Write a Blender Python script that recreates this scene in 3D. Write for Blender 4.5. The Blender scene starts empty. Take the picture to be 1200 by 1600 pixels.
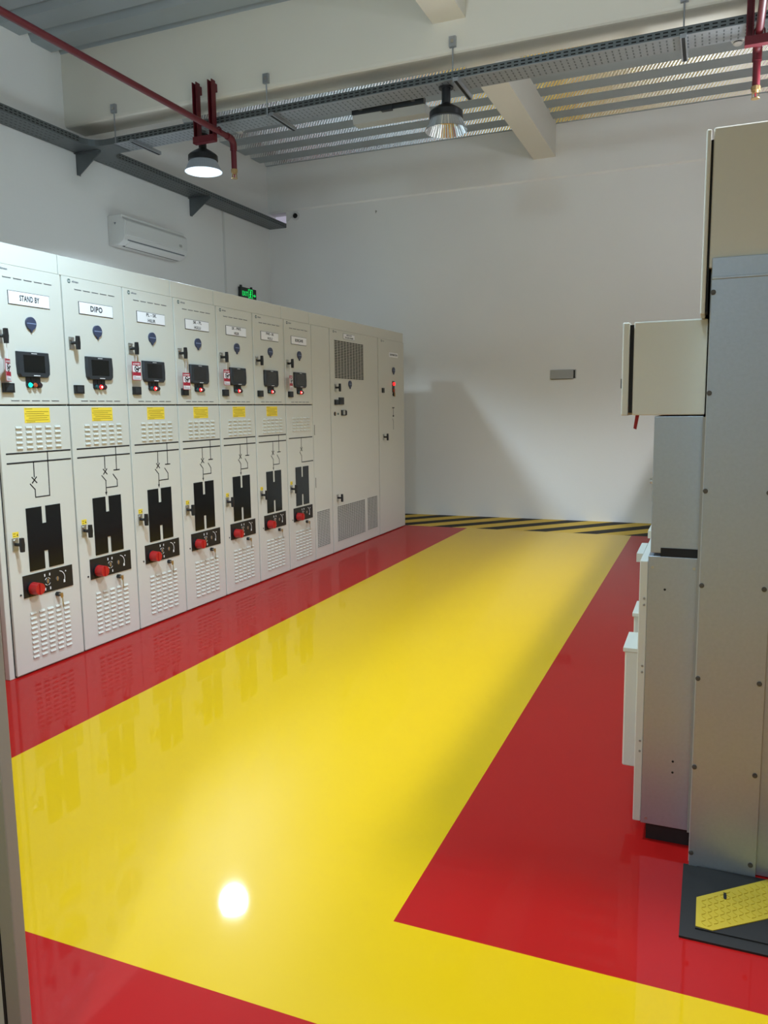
import bpy, math, random
from mathutils import Vector, Matrix
C = bpy.context.scene.collection
SC = bpy.context.scene
random.seed(3)

# ------------------------------------------------------------------ camera
cam_d = bpy.data.cameras.new('camera'); cam = bpy.data.objects.new('camera', cam_d); C.objects.link(cam)
cam_d.sensor_fit = 'HORIZONTAL'; cam_d.sensor_width = 36.0; cam_d.lens = 1232.730 / 1200 * 36.0
cam_d.clip_start = 0.02; cam_d.clip_end = 100
_r = Vector((0.92436548, 0.38127257, -0.01340475)); _u = Vector((-0.03731398, 0.12532089, 0.99141431)); _w = Vector((-0.37967898, 0.91592898, -0.1300691))
cam.matrix_world = Matrix(((_r.x, _u.x, -_w.x, 0), (_r.y, _u.y, -_w.y, 0), (_r.z, _u.z, -_w.z, 1.5), (0, 0, 0, 1)))
SC.camera = cam

# ------------------------------------------------------------------ world, exposure
wd = bpy.data.worlds.new('world'); SC.world = wd; wd.use_nodes = True
wd.node_tree.nodes['Background'].inputs[0].default_value = (0.62, 0.6, 0.74, 1)
wd.node_tree.nodes['Background'].inputs[1].default_value = 0.55
SC.view_settings.view_transform = 'Standard'; SC.view_settings.look = 'None'
SC.view_settings.gamma = 1; SC.view_settings.exposure = 0.02; SC.view_settings.use_curve_mapping = False

# lamps of the room, the last one added as fill: position, downward power, glow power
COOL = (0.67, 0.85, 1.0); NEUTRAL = (0.82, 0.88, 0.96)
LAMPS_ON = [((-4.58, 6.66, 3.765), 490, .6, COOL), ((0.55, 6.6, 3.78), 270, 65, NEUTRAL),
            ((-2.13, 2.8, 3.78), 340, 85, (0.57, 0.81, 1.0)), ((0.55, 2.8, 3.78), 280, 55, NEUTRAL), ((-0.4, -1.0, 3.78), 215, 40, (0.6, 0.83, 1.0))]

# ------------------------------------------------------------------ materials
def lin(h):
    v = [int(h[i:i + 2], 16) / 255 for i in (0, 2, 4)]
    return tuple(c / 12.92 if c <= .04045 else ((c + .055) / 1.055) ** 2.4 for c in v) + (1,)
MATS = {}
def pm(name, hexc, rough=.5, metal=0, coat=0, coat_rough=.05, emit=None, estr=0, noise=0, nscale=8, bump=0, bscale=60, trans=0, spec=.5):
    m = bpy.data.materials.new(name); m.use_nodes = True; MATS[name] = m
    nt = m.node_tree; b = nt.nodes['Principled BSDF']
    b.inputs['Base Color'].default_value = lin(hexc); b.inputs['Roughness'].default_value = rough
    b.inputs['Metallic'].default_value = metal; b.inputs['Coat Weight'].default_value = coat
    b.inputs['Coat Roughness'].default_value = coat_rough; b.inputs['Specular IOR Level'].default_value = spec
    b.inputs['Transmission Weight'].default_value = trans
    if emit: b.inputs['Emission Color'].default_value = lin(emit); b.inputs['Emission Strength'].default_value = estr
    tc = None
    if noise or bump:
        tc = nt.nodes.new('ShaderNodeTexCoord')
    if noise:
        n = nt.nodes.new('ShaderNodeTexNoise'); n.inputs['Scale'].default_value = nscale; n.inputs['Detail'].default_value = 6
        r = nt.nodes.new('ShaderNodeMapRange'); r.inputs[3].default_value = 1 - noise; r.inputs[4].default_value = 1 + noise
        mx = nt.nodes.new('ShaderNodeMix'); mx.data_type = 'RGBA'; mx.blend_type = 'MULTIPLY'; mx.inputs[0].default_value = 1
        nt.links.new(tc.outputs['Object'], n.inputs['Vector']); nt.links.new(n.outputs['Fac'], r.inputs[0])
        mx.inputs[6].default_value = lin(hexc); nt.links.new(r.outputs[0], mx.inputs[7]); nt.links.new(mx.outputs[2], b.inputs['Base Color'])
    if bump:
        n = nt.nodes.new('ShaderNodeTexNoise'); n.inputs['Scale'].default_value = bscale; n.inputs['Detail'].default_value = 4
        bp = nt.nodes.new('ShaderNodeBump'); bp.inputs['Strength'].default_value = bump; bp.inputs['Distance'].default_value = .01
        nt.links.new(tc.outputs['Object'], n.inputs['Vector']); nt.links.new(n.outputs['Fac'], bp.inputs['Height']); nt.links.new(bp.outputs[0], b.inputs['Normal'])
    return m
pm('wall_paint', 'edece8', .75, noise=.025, nscale=1.5, bump=.08, bscale=25)
pm('concrete_paint', 'e6e2d6', .7, noise=.03, nscale=2, bump=.08, bscale=20)
pm('floor_red', 'a81310', .5, spec=.08, coat=.35, coat_rough=.045, noise=.05, nscale=2.2)
pm('floor_yellow', 'd6ac00', .38, spec=.12, coat=.35, coat_rough=.045, noise=.02, nscale=1.6)
pm('hazard_yellow', 'd2ad48', .6, spec=.12, noise=.05, nscale=5)
pm('hazard_black', '242019', .6, spec=.12)
pm('cabinet_paint', 'cfcdc2', .42, bump=.03, bscale=300)
pm('roof_bounce_dark', '4a4945', .6, metal=.2, noise=.1, nscale=6)  # dark on purpose, so the added roof plates bounce little light
pm('rivet_dark', '55524d', .5, metal=.3)
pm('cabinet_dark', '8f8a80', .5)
pm('gap_black', '151413', .8)
pm('galvanised', 'a9adb2', .42, metal=.75, noise=.16, nscale=60, bump=.02, bscale=90)
pm('galv_sheet', 'a9b0b9', .42, metal=.7, noise=.08, nscale=90, bump=.03, bscale=120)
pm('deck_metal', 'a6afb4', .36, metal=.45, noise=.06, nscale=4)
pm('tray_metal', '6d7375', .45, metal=.6, noise=.1, nscale=20)
pm('steel', 'b9b7b0', .3, metal=.9)
pm('brass', 'b99a6a', .35, metal=.8)
pm('black_plastic', '17181a', .4)
pm('black_gloss', '101214', .16, spec=.35)
pm('screen_glass', '0d1114', .15, coat=.6)
pm('screen_case', '2a2e32', .45)
pm('red_plastic', 'b3201f', .35)
pm('red_pipe', '5e111c', .5, noise=.06, nscale=12)
pm('white_plastic', 'dcdcd8', .4)
pm('grey_plastic', 'a9aaa6', .5)
pm('plate_white', 'f2f1f3', .5)
pm('ink', '1c1c20', .6)
pm('ink_grey', '6a6e74', .6)
pm('logo_green', '2f5148', .5)
pm('label_yellow', 'f0d13c', .5)
pm('ink_olive', '9a8420', .6)
pm('ink_white', 'e6e6e6', .5)
pm('blue_enamel', '39415a', .35, noise=.1, nscale=60)
pm('blue_light', '8d9bbd', .4)
pm('lamp_green', '18e0c0', .3, emit='10f5c8', estr=1.2)
pm('lamp_red', 'ff2a2a', .3, emit='ff1d20', estr=2.5)
pm('lamp_core', 'ffffff', .3, emit='ffd0c0', estr=4)
pm('lamp_teal', '274f52', .3); pm('lamp_orange', 'b2502e', .35); pm('lamp_dark', '33272a', .35)
pm('tag_red', 'a81e33', .45); pm('tag_white', 'ece6ea', .45)
pm('exit_green', '10c860', .4, emit='10e565', estr=.7)
pm('exit_case', '1b2320', .4)
pm('disk_on', 'ffffff', .4, emit='eaf4ff', estr=14)
pm('disk_off_floor_tint', 'd9b45a', .3)  # reflection of the yellow floor is painted into this colour
pm('reflector', 'd5d9dc', .16, metal=.85)
pm('reflector_lit', 'dfe6ea', .3, metal=.6, emit='dcebff', estr=.45)
pm('reflector_out', '9aa2a6', .3, metal=.3, emit='dcebff', estr=.04)
pm('rubber', '1e1a17', .6, noise=.1, nscale=30)
pm('plate_yellow', 'c8a82c', .4, noise=.07, nscale=25)
pm('plinth', '1a1010', .7)
pm('door_grey', 'b6b8ab', .45)
# deck embossed web: galvanised with diagonal embossments, its bright reflected streaks put into a paler colour
m = pm('deck_emboss_bright', 'e2e6e8', .24, metal=.95); nt = m.node_tree
tc = nt.nodes.new('ShaderNodeTexCoord'); mp = nt.nodes.new('ShaderNodeMapping'); mp.inputs['Rotation'].default_value = (0, math.radians(-40), 0)
wv = nt.nodes.new('ShaderNodeTexWave'); wv.inputs['Scale'].default_value = 11; wv.bands_direction = 'X'
bp = nt.nodes.new('ShaderNodeBump'); bp.inputs['Strength'].default_value = 1; bp.inputs['Distance'].default_value = .0025
nt.links.new(tc.outputs['Object'], mp.inputs[0]); nt.links.new(mp.outputs[0], wv.inputs['Vector']); nt.links.new(wv.outputs['Fac'], bp.inputs['Height'])
nt.links.new(bp.outputs[0], nt.nodes['Principled BSDF'].inputs['Normal'])

# ------------------------------------------------------------------ mesh building
class MB:
    def __init__(s): s.v = []; s.f = []; s.m = []; s.mats = []
    def mi(s, m):
        if m not in s.mats: s.mats.append(m)
        return s.mats.index(m)
    def add(s, vs, fs, m):
        o = len(s.v); k = s.mi(m); s.v += [tuple(v) for v in vs]
        for f in fs: s.f.append([i + o for i in f]); s.m.append(k)
        return s
    def box(s, x0, x1, y0, y1, z0, z1, m):
        return s.add([(x0, y0, z0), (x1, y0, z0), (x1, y1, z0), (x0, y1, z0), (x0, y0, z1), (x1, y0, z1), (x1, y1, z1), (x0, y1, z1)],
                     [(0, 3, 2, 1), (4, 5, 6, 7), (0, 1, 5, 4), (1, 2, 6, 5), (2, 3, 7, 6), (3, 0, 4, 7)], m)
    def prism(s, poly, axis, a, b, m):
        """poly: 2D points; axis 'x': (y,z), 'y': (x,z), 'z': (x,y)"""
        def P(p, c): return {'x': (c, p[0], p[1]), 'y': (p[0], c, p[1]), 'z': (p[0], p[1], c)}[axis]
        ar = sum(poly[i][0] * poly[(i + 1) % len(poly)][1] - poly[(i + 1) % len(poly)][0] * poly[i][1] for i in range(len(poly)))
        if (ar < 0) != (axis == 'y'): poly = poly[::-1]
        n = len(poly); vs = [P(p, a) for p in poly] + [P(p, b) for p in poly]
        fs = [tuple(range(n))[::-1], tuple(range(n, 2 * n))] + [(i, (i + 1) % n, n + (i + 1) % n, n + i) for i in range(n)]
        if a > b: fs = [f[::-1] for f in fs]
        return s.add(vs, fs, m)
    def cyl(s, p, q, r, m, n=16, r2=None):
        p = Vector(p); q = Vector(q); r2 = r if r2 is None else r2; d = (q - p).normalized()
        a = d.orthogonal().normalized(); b = d.cross(a)
        vs = [p + r * (math.cos(t) * a + math.sin(t) * b) for t in (2 * math.pi * i / n for i in range(n))] + \
             [q + r2 * (math.cos(t) * a + math.sin(t) * b) for t in (2 * math.pi * i / n for i in range(n))]
        return s.add(vs, [tuple(range(n))[::-1], tuple(range(n, 2 * n))] + [(i, (i + 1) % n, n + (i + 1) % n, n + i) for i in range(n)], m)
    def lathe(s, prof, m, n=40, cap0=False, cap1=False, flute=0):
        vs = []; fs = []; k = len(prof)
        for i in range(n):
            t = 2 * math.pi * i / n; g = 1 + (flute if i % 2 else 0)
            for r, z in prof: vs.append((r * g * math.cos(t), r * g * math.sin(t), z))
        for i in range(n):
            j = (i + 1) % n
            for q in range(k - 1): fs.append((i * k + q, j * k + q, j * k + q + 1, i * k + q + 1))
        if cap0: fs.append(tuple(i * k for i in range(n))[::-1])
        if cap1: fs.append(tuple(i * k + k - 1 for i in range(n)))
        return s.add(vs, fs, m)
    def tube(s, pts, r, m, n=12):
        pts = [Vector(p) for p in pts]; rings = []; prev = None
        for i, p in enumerate(pts):
            d = ((pts[min(i + 1, len(pts) - 1)] - p).normalized() + (p - pts[max(i - 1, 0)]).normalized()).normalized()
            a = (prev - d * prev.dot(d)).normalized() if prev else d.orthogonal().normalized(); prev = a; b = d.cross(a)
            rings.append([p + r * (math.cos(t) * a + math.sin(t) * b) for t in (2 * math.pi * k / n for k in range(n))])
        vs = [v for g in rings for v in g]; fs = [tuple(range(n))[::-1], tuple(range((len(pts) - 1) * n, len(pts) * n))]
        for i in range(len(pts) - 1):
            for k in range(n): fs.append((i * n + k, i * n + (k + 1) % n, (i + 1) * n + (k + 1) % n, (i + 1) * n + k))
        return s.add(vs, fs, m)
    def seg(s, p, q, w, m, t=.001, base=0.0):
        """flat strip on a door face (local y,z) from p to q"""
        dy, dz = q[0] - p[0], q[1] - p[1]; l = math.hypot(dy, dz) or 1e-6; ny, nz = -dz / l * w / 2, dy / l * w / 2
        ey, ez = dy / l * w / 2 * .9, dz / l * w / 2 * .9
        return s.prism([(p[0] - ey + ny, p[1] - ez + nz), (p[0] - ey - ny, p[1] - ez - nz), (q[0] + ey - ny, q[1] + ez - nz), (q[0] + ey + ny, q[1] + ez + nz)], 'x', base, base + t, m)
    def poly(s, pts, m, t=.001, base=0.0): return s.prism(pts, 'x', base, base + t, m)
    def mesh(s, name):
        me = bpy.data.meshes.new(name); me.from_pydata(s.v, [], s.f)
        for mm in s.mats: me.materials.append(MATS[mm])
        me.polygons.foreach_set('material_index', s.m); me.update(); return me
CACHE = {}
def link(name, me, parent=None, loc=(0, 0, 0), bevel=0, smooth=False):
    o = bpy.data.objects.new(name, me); C.objects.link(o); o.location = loc
    if parent: o.parent = parent
    if smooth:
        me.polygons.foreach_set('use_smooth', [True] * len(me.polygons)); me.set_sharp_from_angle(angle=math.radians(35))
    if bevel:
        b = o.modifiers.new('bevel', 'BEVEL'); b.width = bevel; b.segments = 2; b.limit_method = 'ANGLE'
    return o
def part(name, mb, parent=None, loc=(0, 0, 0), key=None, label=None, kind=None, **kw):
    """mb: an MB or a function giving one; meshes with one key are shared"""
    if key and key in CACHE: me = CACHE[key]
    else:
        me = (mb() if callable(mb) else mb).mesh(name)
        if key: CACHE[key] = me
    o = link(name, me, parent, loc, **kw)
    if label: o['label'] = label
    if kind: o['kind'] = kind
    return o
def tag(o, label, cat, group=None):
    o['label'] = label; o['category'] = cat
    if group: o['group'] = group
    return o
def thing(name, loc, label, cat, group=None):
    o = bpy.data.objects.new(name, None); C.objects.link(o); o.location = loc; o.empty_display_size = .1
    return tag(o, label, cat, group)
def struct(name, mb, **kw):
    o = part(name, mb, **kw); o['kind'] = 'structure'; return o
def B(*a): return MB().box(*a)
def text_mb(lines, size, m, base=.0, cy=0, cz=0, align='CENTER', bold=0, t=.0008, width=None):
    """lettering standing on a door face that looks along +x: reads along +y, upright in +z"""
    out = MB()
    for i, s in enumerate(lines):
        cu = bpy.data.curves.new('lettering', 'FONT'); cu.body = s; cu.size = size; cu.align_x = align; cu.align_y = 'CENTER'; cu.offset = bold; cu.resolution_u = 3; cu.space_character = 1 + bold * 80
        o = bpy.data.objects.new('lettering', cu); C.objects.link(o); dg = bpy.context.evaluated_depsgraph_get(); dg.update()
        me = o.evaluated_get(dg).to_mesh(); k = 1.0
        if width and len(me.vertices):
            w = max(v.co.x for v in me.vertices) - min(v.co.x for v in me.vertices); k = width[i] / w if isinstance(width, (list, tuple)) else width / w
        zz = cz + ((len(lines) - 1) / 2 - i) * size * 1.25
        vs = [(base + t, cy + v.co.x * k, zz + v.co.y) for v in me.vertices]
        out.add(vs, [tuple(p.vertices) for p in me.polygons], m)
        o.to_mesh_clear() if False else None
        bpy.data.objects.remove(o); bpy.data.curves.remove(cu)
    return out

# ------------------------------------------------------------------ room constants
XL, XR, YB, YF, ZC = -6.114, 4.5, -4.0, 10.493, 5.0
ROWX, Y0, BW = -3.6006, 3.1992, 0.52993
YA0, YA1, XA0, XA1 = 1.5586, 9.4327, -2.786, -0.8132     # the yellow walkway
YX = 1.991                                               # far edge of the yellow cross lane

# ------------------------------------------------------------------ floor
fl = struct('floor', B(XL - .2, XR + .2, YB - .2, YF + .2, -.2, -.004, 'floor_red'))
def slab(name, poly, m): return part(name, MB().prism(poly, 'z', -.004, 0, m), fl)
slab('red_floor_area', [(XL, .7), (XR, .7), (XR, YA0), (XL, YA0)], 'floor_red')
slab('yellow_floor_area', [(XL, YB), (XR, YB), (XR, .7), (XL, .7)], 'floor_yellow')
slab('red_floor_area', [(XL, YA0), (XA0, YA0), (XA0, YA1), (XL, YA1)], 'floor_red')
slab('red_floor_area', [(XA1, YX), (XR, YX), (XR, YA1), (XA1, YA1)], 'floor_red')
slab('yellow_walkway', [(XA0, YA0), (XR, YA0), (XR, YX), (XA1, YX), (XA1, YA1), (XA0, YA1)], 'floor_yellow')
hb = MB(); k = -10; x = -6.4
def clip(poly, x0, x1):
    for s_, lim in ((1, x0), (-1, x1)):
        out = []
        for i in range(len(poly)):
            p, q = poly[i], poly[(i + 1) % len(poly)]
            ip, iq = s_ * (p[0] - lim) >= 0, s_ * (q[0] - lim) >= 0
            if ip: out.append(p)
            if ip != iq:
                t = (lim - p[0]) / (q[0] - p[0]); out.append((lim, p[1] + t * (q[1] - p[1])))
        poly = out
    return poly
SL = .9 * (YF - YA1)
for k in range(-8, 9):
    for a, c, m, nm in ((-3.27, -2.99, 'hazard_black', 'black_hazard_stripe'), (-2.99, -2.675, 'hazard_yellow', 'yellow_hazard_stripe')):
        p = clip([(a + .595 * k, YA1), (c + .595 * k, YA1), (c + .595 * k + SL, YF), (a + .595 * k + SL, YF)], XL, 1.0)
        if len(p) > 2: slab(nm, p, m)
slab('red_floor_area', [(1.0, YA1), (XR, YA1), (XR, YF), (1.0, YF)], 'floor_red')

# ------------------------------------------------------------------ walls, beams, ceiling
struct('wall_left', B(XL - .2, XL, YB, YF + .2, 0, 5.3, 'wall_paint'))
struct('wall_right', B(XR, XR + .2, YB, YF + .2, 0, 5.3, 'wall_paint'))
struct('wall_back', B(XL - .2, XR + .2, YB - .2, YB, 0, 5.3, 'wall_paint'))
wf = MB(); hx, hz0, hz1 = -5.826, 4.128, 4.342
wf.box(XL - .0, XR, YF, YF + .2, 0, hz0, 'wall_paint'); wf.box(hx, XR, YF, YF + .2, hz0, hz1, 'wall_paint'); wf.box(XL, XR, YF, YF + .2, hz1, 5.3, 'wall_paint')
struct('wall_far', wf)
struct('trim_1', MB().prism([(YF - .02, 4.37), (YF - .005, 4.352), (YF, 4.352), (YF, 5.08), (YF - .02, 5.08)], 'x', XL, XR, 'wall_paint'))       # ring beam in the far wall
e = .035
struct('trim_2', MB().prism([(6.52, 5.3), (6.52, 4.337 + e), (6.523, 4.337 + .015), (6.535, 4.337 + .003), (6.52 + e, 4.337), (6.80, 4.337), (6.80, 5.3)], 'x', XL, XR, 'concrete_paint'))
for i, x in enumerate((-2.215, 1.9)):
    mb = MB(); mb.prism([(x, 5.3), (x, 4.61), (x + .275, 4.61), (x + .275, 5.3)], 'y', 6.80, YF - .02, 'concrete_paint')
    struct('trim_%d' % (3 + 2 * i), mb)
    mb = MB(); mb.prism([(x, 5.3), (x, 4.59), (x + .275, 4.59), (x + .275, 5.3)], 'y', YB, 6.52, 'concrete_paint')
    struct('trim_%d' % (4 + 2 * i), mb)
ce = struct('ceiling', B(XL - .2, XR + .2, YB - .2, YF + .2, 5.1, 5.3, 'deck_metal'))
PITCH = .385
def deck(y, x0, x1, z=5.0, flat=.245, web='deck_emboss_bright'):
    """one pitch of the deck: low flat, near web, high flat, far web (embossed)"""
    h = .06; y1 = y + flat; mb = MB()
    pr = [(y, z), (y1, z), (y1 + .02, z + h), (y + PITCH - .036, z + h), (y + PITCH, z)]
    for i, m_ in enumerate(('deck_metal', 'deck_metal', 'deck_metal', web)):
        (a, c), (d, f) = pr[i], pr[i + 1]
        mb.add([(x0, a, c), (x1, a, c), (x1, d, f), (x0, d, f)], [(0, 1, 2, 3)], m_)
        # thickness above the sheet
    for i in range(4):
        (a, c), (d, f) = pr[i], pr[i + 1]
        mb.add([(x0, a, c + .003), (x1, a, c + .003), (x1, d, f + .003), (x0, d, f + .003)], [(3, 2, 1, 0)], 'deck_metal')
    return mb
y = 9.27 - PITCH * 7
while y < YF - .03:
    if y > 6.5:
        for x0, x1 in ((XL, -2.215), (-1.94, 1.9), (2.175, XR)): part('deck_sheet', deck(y, x0, x1), ce)
    y += PITCH
y = 6.19 + PITCH - .04
while y > YB:
    if y + .05 < 6.52:
        for x0, x1 in ((XL, -2.215), (-1.94, 1.9), (2.175, XR)): part('deck_sheet', deck(y, x0, x1, web='deck_metal'), ce)  # same sheet, but the missing bright reflection is put into a duller web
    y -= PITCH

# ------------------------------------------------------------------ feeder cabinets
def louver_mesh():
    if 'louver' not in CACHE: CACHE['louver'] = MB().prism([(0, .0135), (.002, .0135), (.009, .003), (.008, 0), (0, 0)], 'y', -.021, .021, 'cabinet_paint').mesh('vent_louver')
    return CACHE['louver']
def slots(parent, z, x=.0):
    for i in range(5):
        part('vent_slot', lambda: MB().box(0, .003, -.029, .029, 0, .004, 'cabinet_paint').box(0, .0008, -.028, .028, -.005, 0, 'ink_grey'), parent, (x, .131 + .0732 * i, z), key='slot')
def handle_mb():
    mb = MB(); mb.box(0, .006, -.021, .019, -.036, .036, 'steel'); mb.cyl((.0, 0, 0), (.05, 0, 0), .0095, 'black_plastic', 12)
    mb.cyl((.006, -.004, .02), (.014, -.004, .02), .01, 'steel', 10)
    mb.prism([(-.009, -.04), (.009, -.04), (.0125, 0), (.009, .04), (-.009, .04), (-.0125, 0)], 'x', .044, .062, 'black_plastic'); return mb
def warning_disc(r):
    mb = MB()
    pts = [(r * math.sin(t), -r * math.cos(t)) for t in (math.radians(15 + 330 * i / 28) for i in range(29))] + [(0, -r * 1.42)]
    mb.poly(pts, 'blue_enamel', .012); mb.box(.012, .0128, -r * .9, r * .9, -.0025, .0015, 'blue_light'); return mb
def screen_mb():
    mb = MB(); p = [(-.114, .071), (.112, .071), (.117, .0), (.114, -.055), (.098, -.0715), (-.098, -.0715), (-.112, -.055), (-.116, 0)]
    q = [(a * .95, c * .95) for a, c in p]; n = len(p)
    mb.add([(0, a, c) for a, c in p] + [(.012, a, c) for a, c in p] + [(.02, a, c) for a, c in q],
           [(i, (i + 1) % n, n + (i + 1) % n, n + i) for i in range(n)] + [(n + i, n + (i + 1) % n, 2 * n + (i + 1) % n, 2 * n + i) for i in range(n)] + [tuple(range(2 * n, 3 * n))], 'screen_case')
    mb.box(.02, .0206, -.078, .075, -.045, .052, 'screen_glass')
    mb.box(.02, .0208, -.02, .02, .060, .0635, 'ink_white'); mb.box(.02, .0208, -.012, .034, -.064, -.0595, 'ink_white'); return mb
def pilot(m, core=None):
    mb = MB(); mb.box(0, .006, -.0155, .0155, .006, .047, 'black_plastic'); mb.cyl((0, 0, 0), (.018, 0, 0), .0165, 'black_plastic', 16)
    mb.cyl((.018, 0, 0), (.026, 0, 0), .014, m, 16, .010)
    if core: mb.cyl((.026, 0, 0), (.0265, 0, 0), .006, core, 12)
    return mb
def H_mb(w=.2575, h=.3665):
    a, c = w / 2, h / 2; n = .0155; t0 = c - .099; b0 = -c + .104
    return MB().poly([(-a, -c), (-n, -c), (-n, b0), (n, b0), (n, -c), (a, -c), (a, c), (n, c), (n, t0), (-n, t0), (-n, c), (-a, c)], 'black_gloss', .004)
def arc(mb, cy, cz, r, a0, a1, w, m, base, n=9):
    P = [(cy + r * math.cos(math.radians(a0 + (a1 - a0) * i / n)), cz + r * math.sin(math.radians(a0 + (a1 - a0) * i / n))) for i in range(n + 1)]
    for p, q in zip(P, P[1:]): mb.seg(p, q, w, m, .0008, base)
def panel_mb(): return MB().box(0, .005, .088, .4645, .4485, .578, 'black_plastic')
def marks_mb():
    mb = MB(); b = .005; c = (.266, .513)
    arc(mb, *c, .022, 35, 75, .003, 'ink_white', b, 4); arc(mb, *c, .022, 105, 145, .003, 'ink_white', b, 4); arc(mb, *c, .022, 215, 255, .003, 'ink_white', b, 4); arc(mb, *c, .022, 285, 325, .003, 'ink_white', b, 4)
    for dy in (-.02, .018):
        for z in (.553, .470): mb.box(b, b + .0008, c[0] + dy - .004, c[0] + dy + .004, z - .008, z + .008, 'ink_white')
    arc(mb, .355, .513, .045, -25, 80, .004, 'ink_white', b, 8); mb.poly([(.388, .482), (.402, .482), (.4, .5), (.39, .5)], 'ink_white', .0008, b)
    mb.box(b, b + .0008, .405, .413, .545, .553, 'ink_white'); return mb
def keyhole_mb(): return MB().cyl((.005, 0, 0), (.007, 0, 0), .012, 'ink_grey', 12).box(.007, .008, -.005, .005, -.014, .012, 'brass')
def lock_mb(): return MB().cyl((0, 0, 0), (.022, 0, 0), .0135, 'black_plastic', 14).cyl((.022, 0, 0), (.026, 0, 0), .010, 'steel', 12)
def keys_mb():
    mb = MB(); mb.cyl((.024, 0, 0), (.038, 0, 0), .006, 'brass', 8); mb.poly([(-.008, .008), (.010, .01), (.012, -.012), (.004, -.026), (-.008, -.014)], 'brass', .003, .034)
    mb.poly([(.0, -.02), (.007, -.02), (.011, -.075), (.005, -.082), (.001, -.075)], 'steel', .002, .036); return mb
def yellow_label_mb():
    mb = MB().box(0, .0012, .186, .372, 1.446, 1.531, 'label_yellow')
    for z, a, c in ((1.525, .19, .245), (1.509, .2, .362), (1.497, .19, .33), (1.485, .2, .364), (1.473, .215, .35), (1.4615, .195, .36), (1.452, .2, .26)): mb.box(.0012, .0016, a, c, z - .0016, z + .0016, 'ink_olive')
    return mb
def small_tag_mb(): return MB().box(0, .001, -.022, .020, -.0155, .0155, 'label_yellow').prism([(.006, -.008), (.016, -.008), (.011, .008)], 'x', .001, .0015, 'ink').box(.001, .0014, -.018, .0, -.01, -.006, 'ink_olive').box(.001, .0014, -.018, .0, .004, .008, 'ink_olive')
def mimic(kind):
    mb = MB(); S = lambda *a: mb.seg(a[0], a[1], a[2] if len(a) > 2 else .0065, 'ink')
    def cross(y, z): S((y - .016, z - .016), (y + .016, z + .016), .007); S((y - .016, z + .016), (y + .016, z - .016), .007)
    if kind == 'C':
        S((.043, 1.236), (.50, 1.236), .009); S((.276, 1.236), (.274, 1.145)); cross(.275, 1.126); S((.243, 1.100), (.276, 1.063)); S((.276, 1.063), (.276, 1.004)); S((.276, 1.004), (.5, 1.004), .0075); mb.poly([(.487, .997), (.512, 1.004), (.487, 1.011)], 'ink')
        return mb
    S((.043, 1.277), (.513, 1.277), .009); S((.043, 1.223), (.512, 1.223), .009)
    if kind == 'A':
        S((.227, 1.222), (.225, 1.136)); cross(.2245, 1.118); S((.193, 1.097), (.225, 1.063)); S((.225, 1.063), (.225, 1.018)); S((.225, 1.018), (.331, 1.018)); S((.335, 1.277), (.331, 1.018))
    else:
        S((.276, 1.222), (.274, 1.139)); cross(.274, 1.121); S((.242, 1.097), (.276, 1.063)); S((.276, 1.063), (.274, .985)); mb.poly([(.263, .99), (.283, .99), (.273, .966)], 'ink')
        S((.383, 1.277), (.381, 1.126)); S((.355, 1.125), (.407, 1.125), .0075); S((.346, 1.098), (.380, 1.060)); S((.380, 1.060), (.380, 1.017)); S((.380, 1.017), (.276, 1.017))
    return mb
ENG = .0
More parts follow.
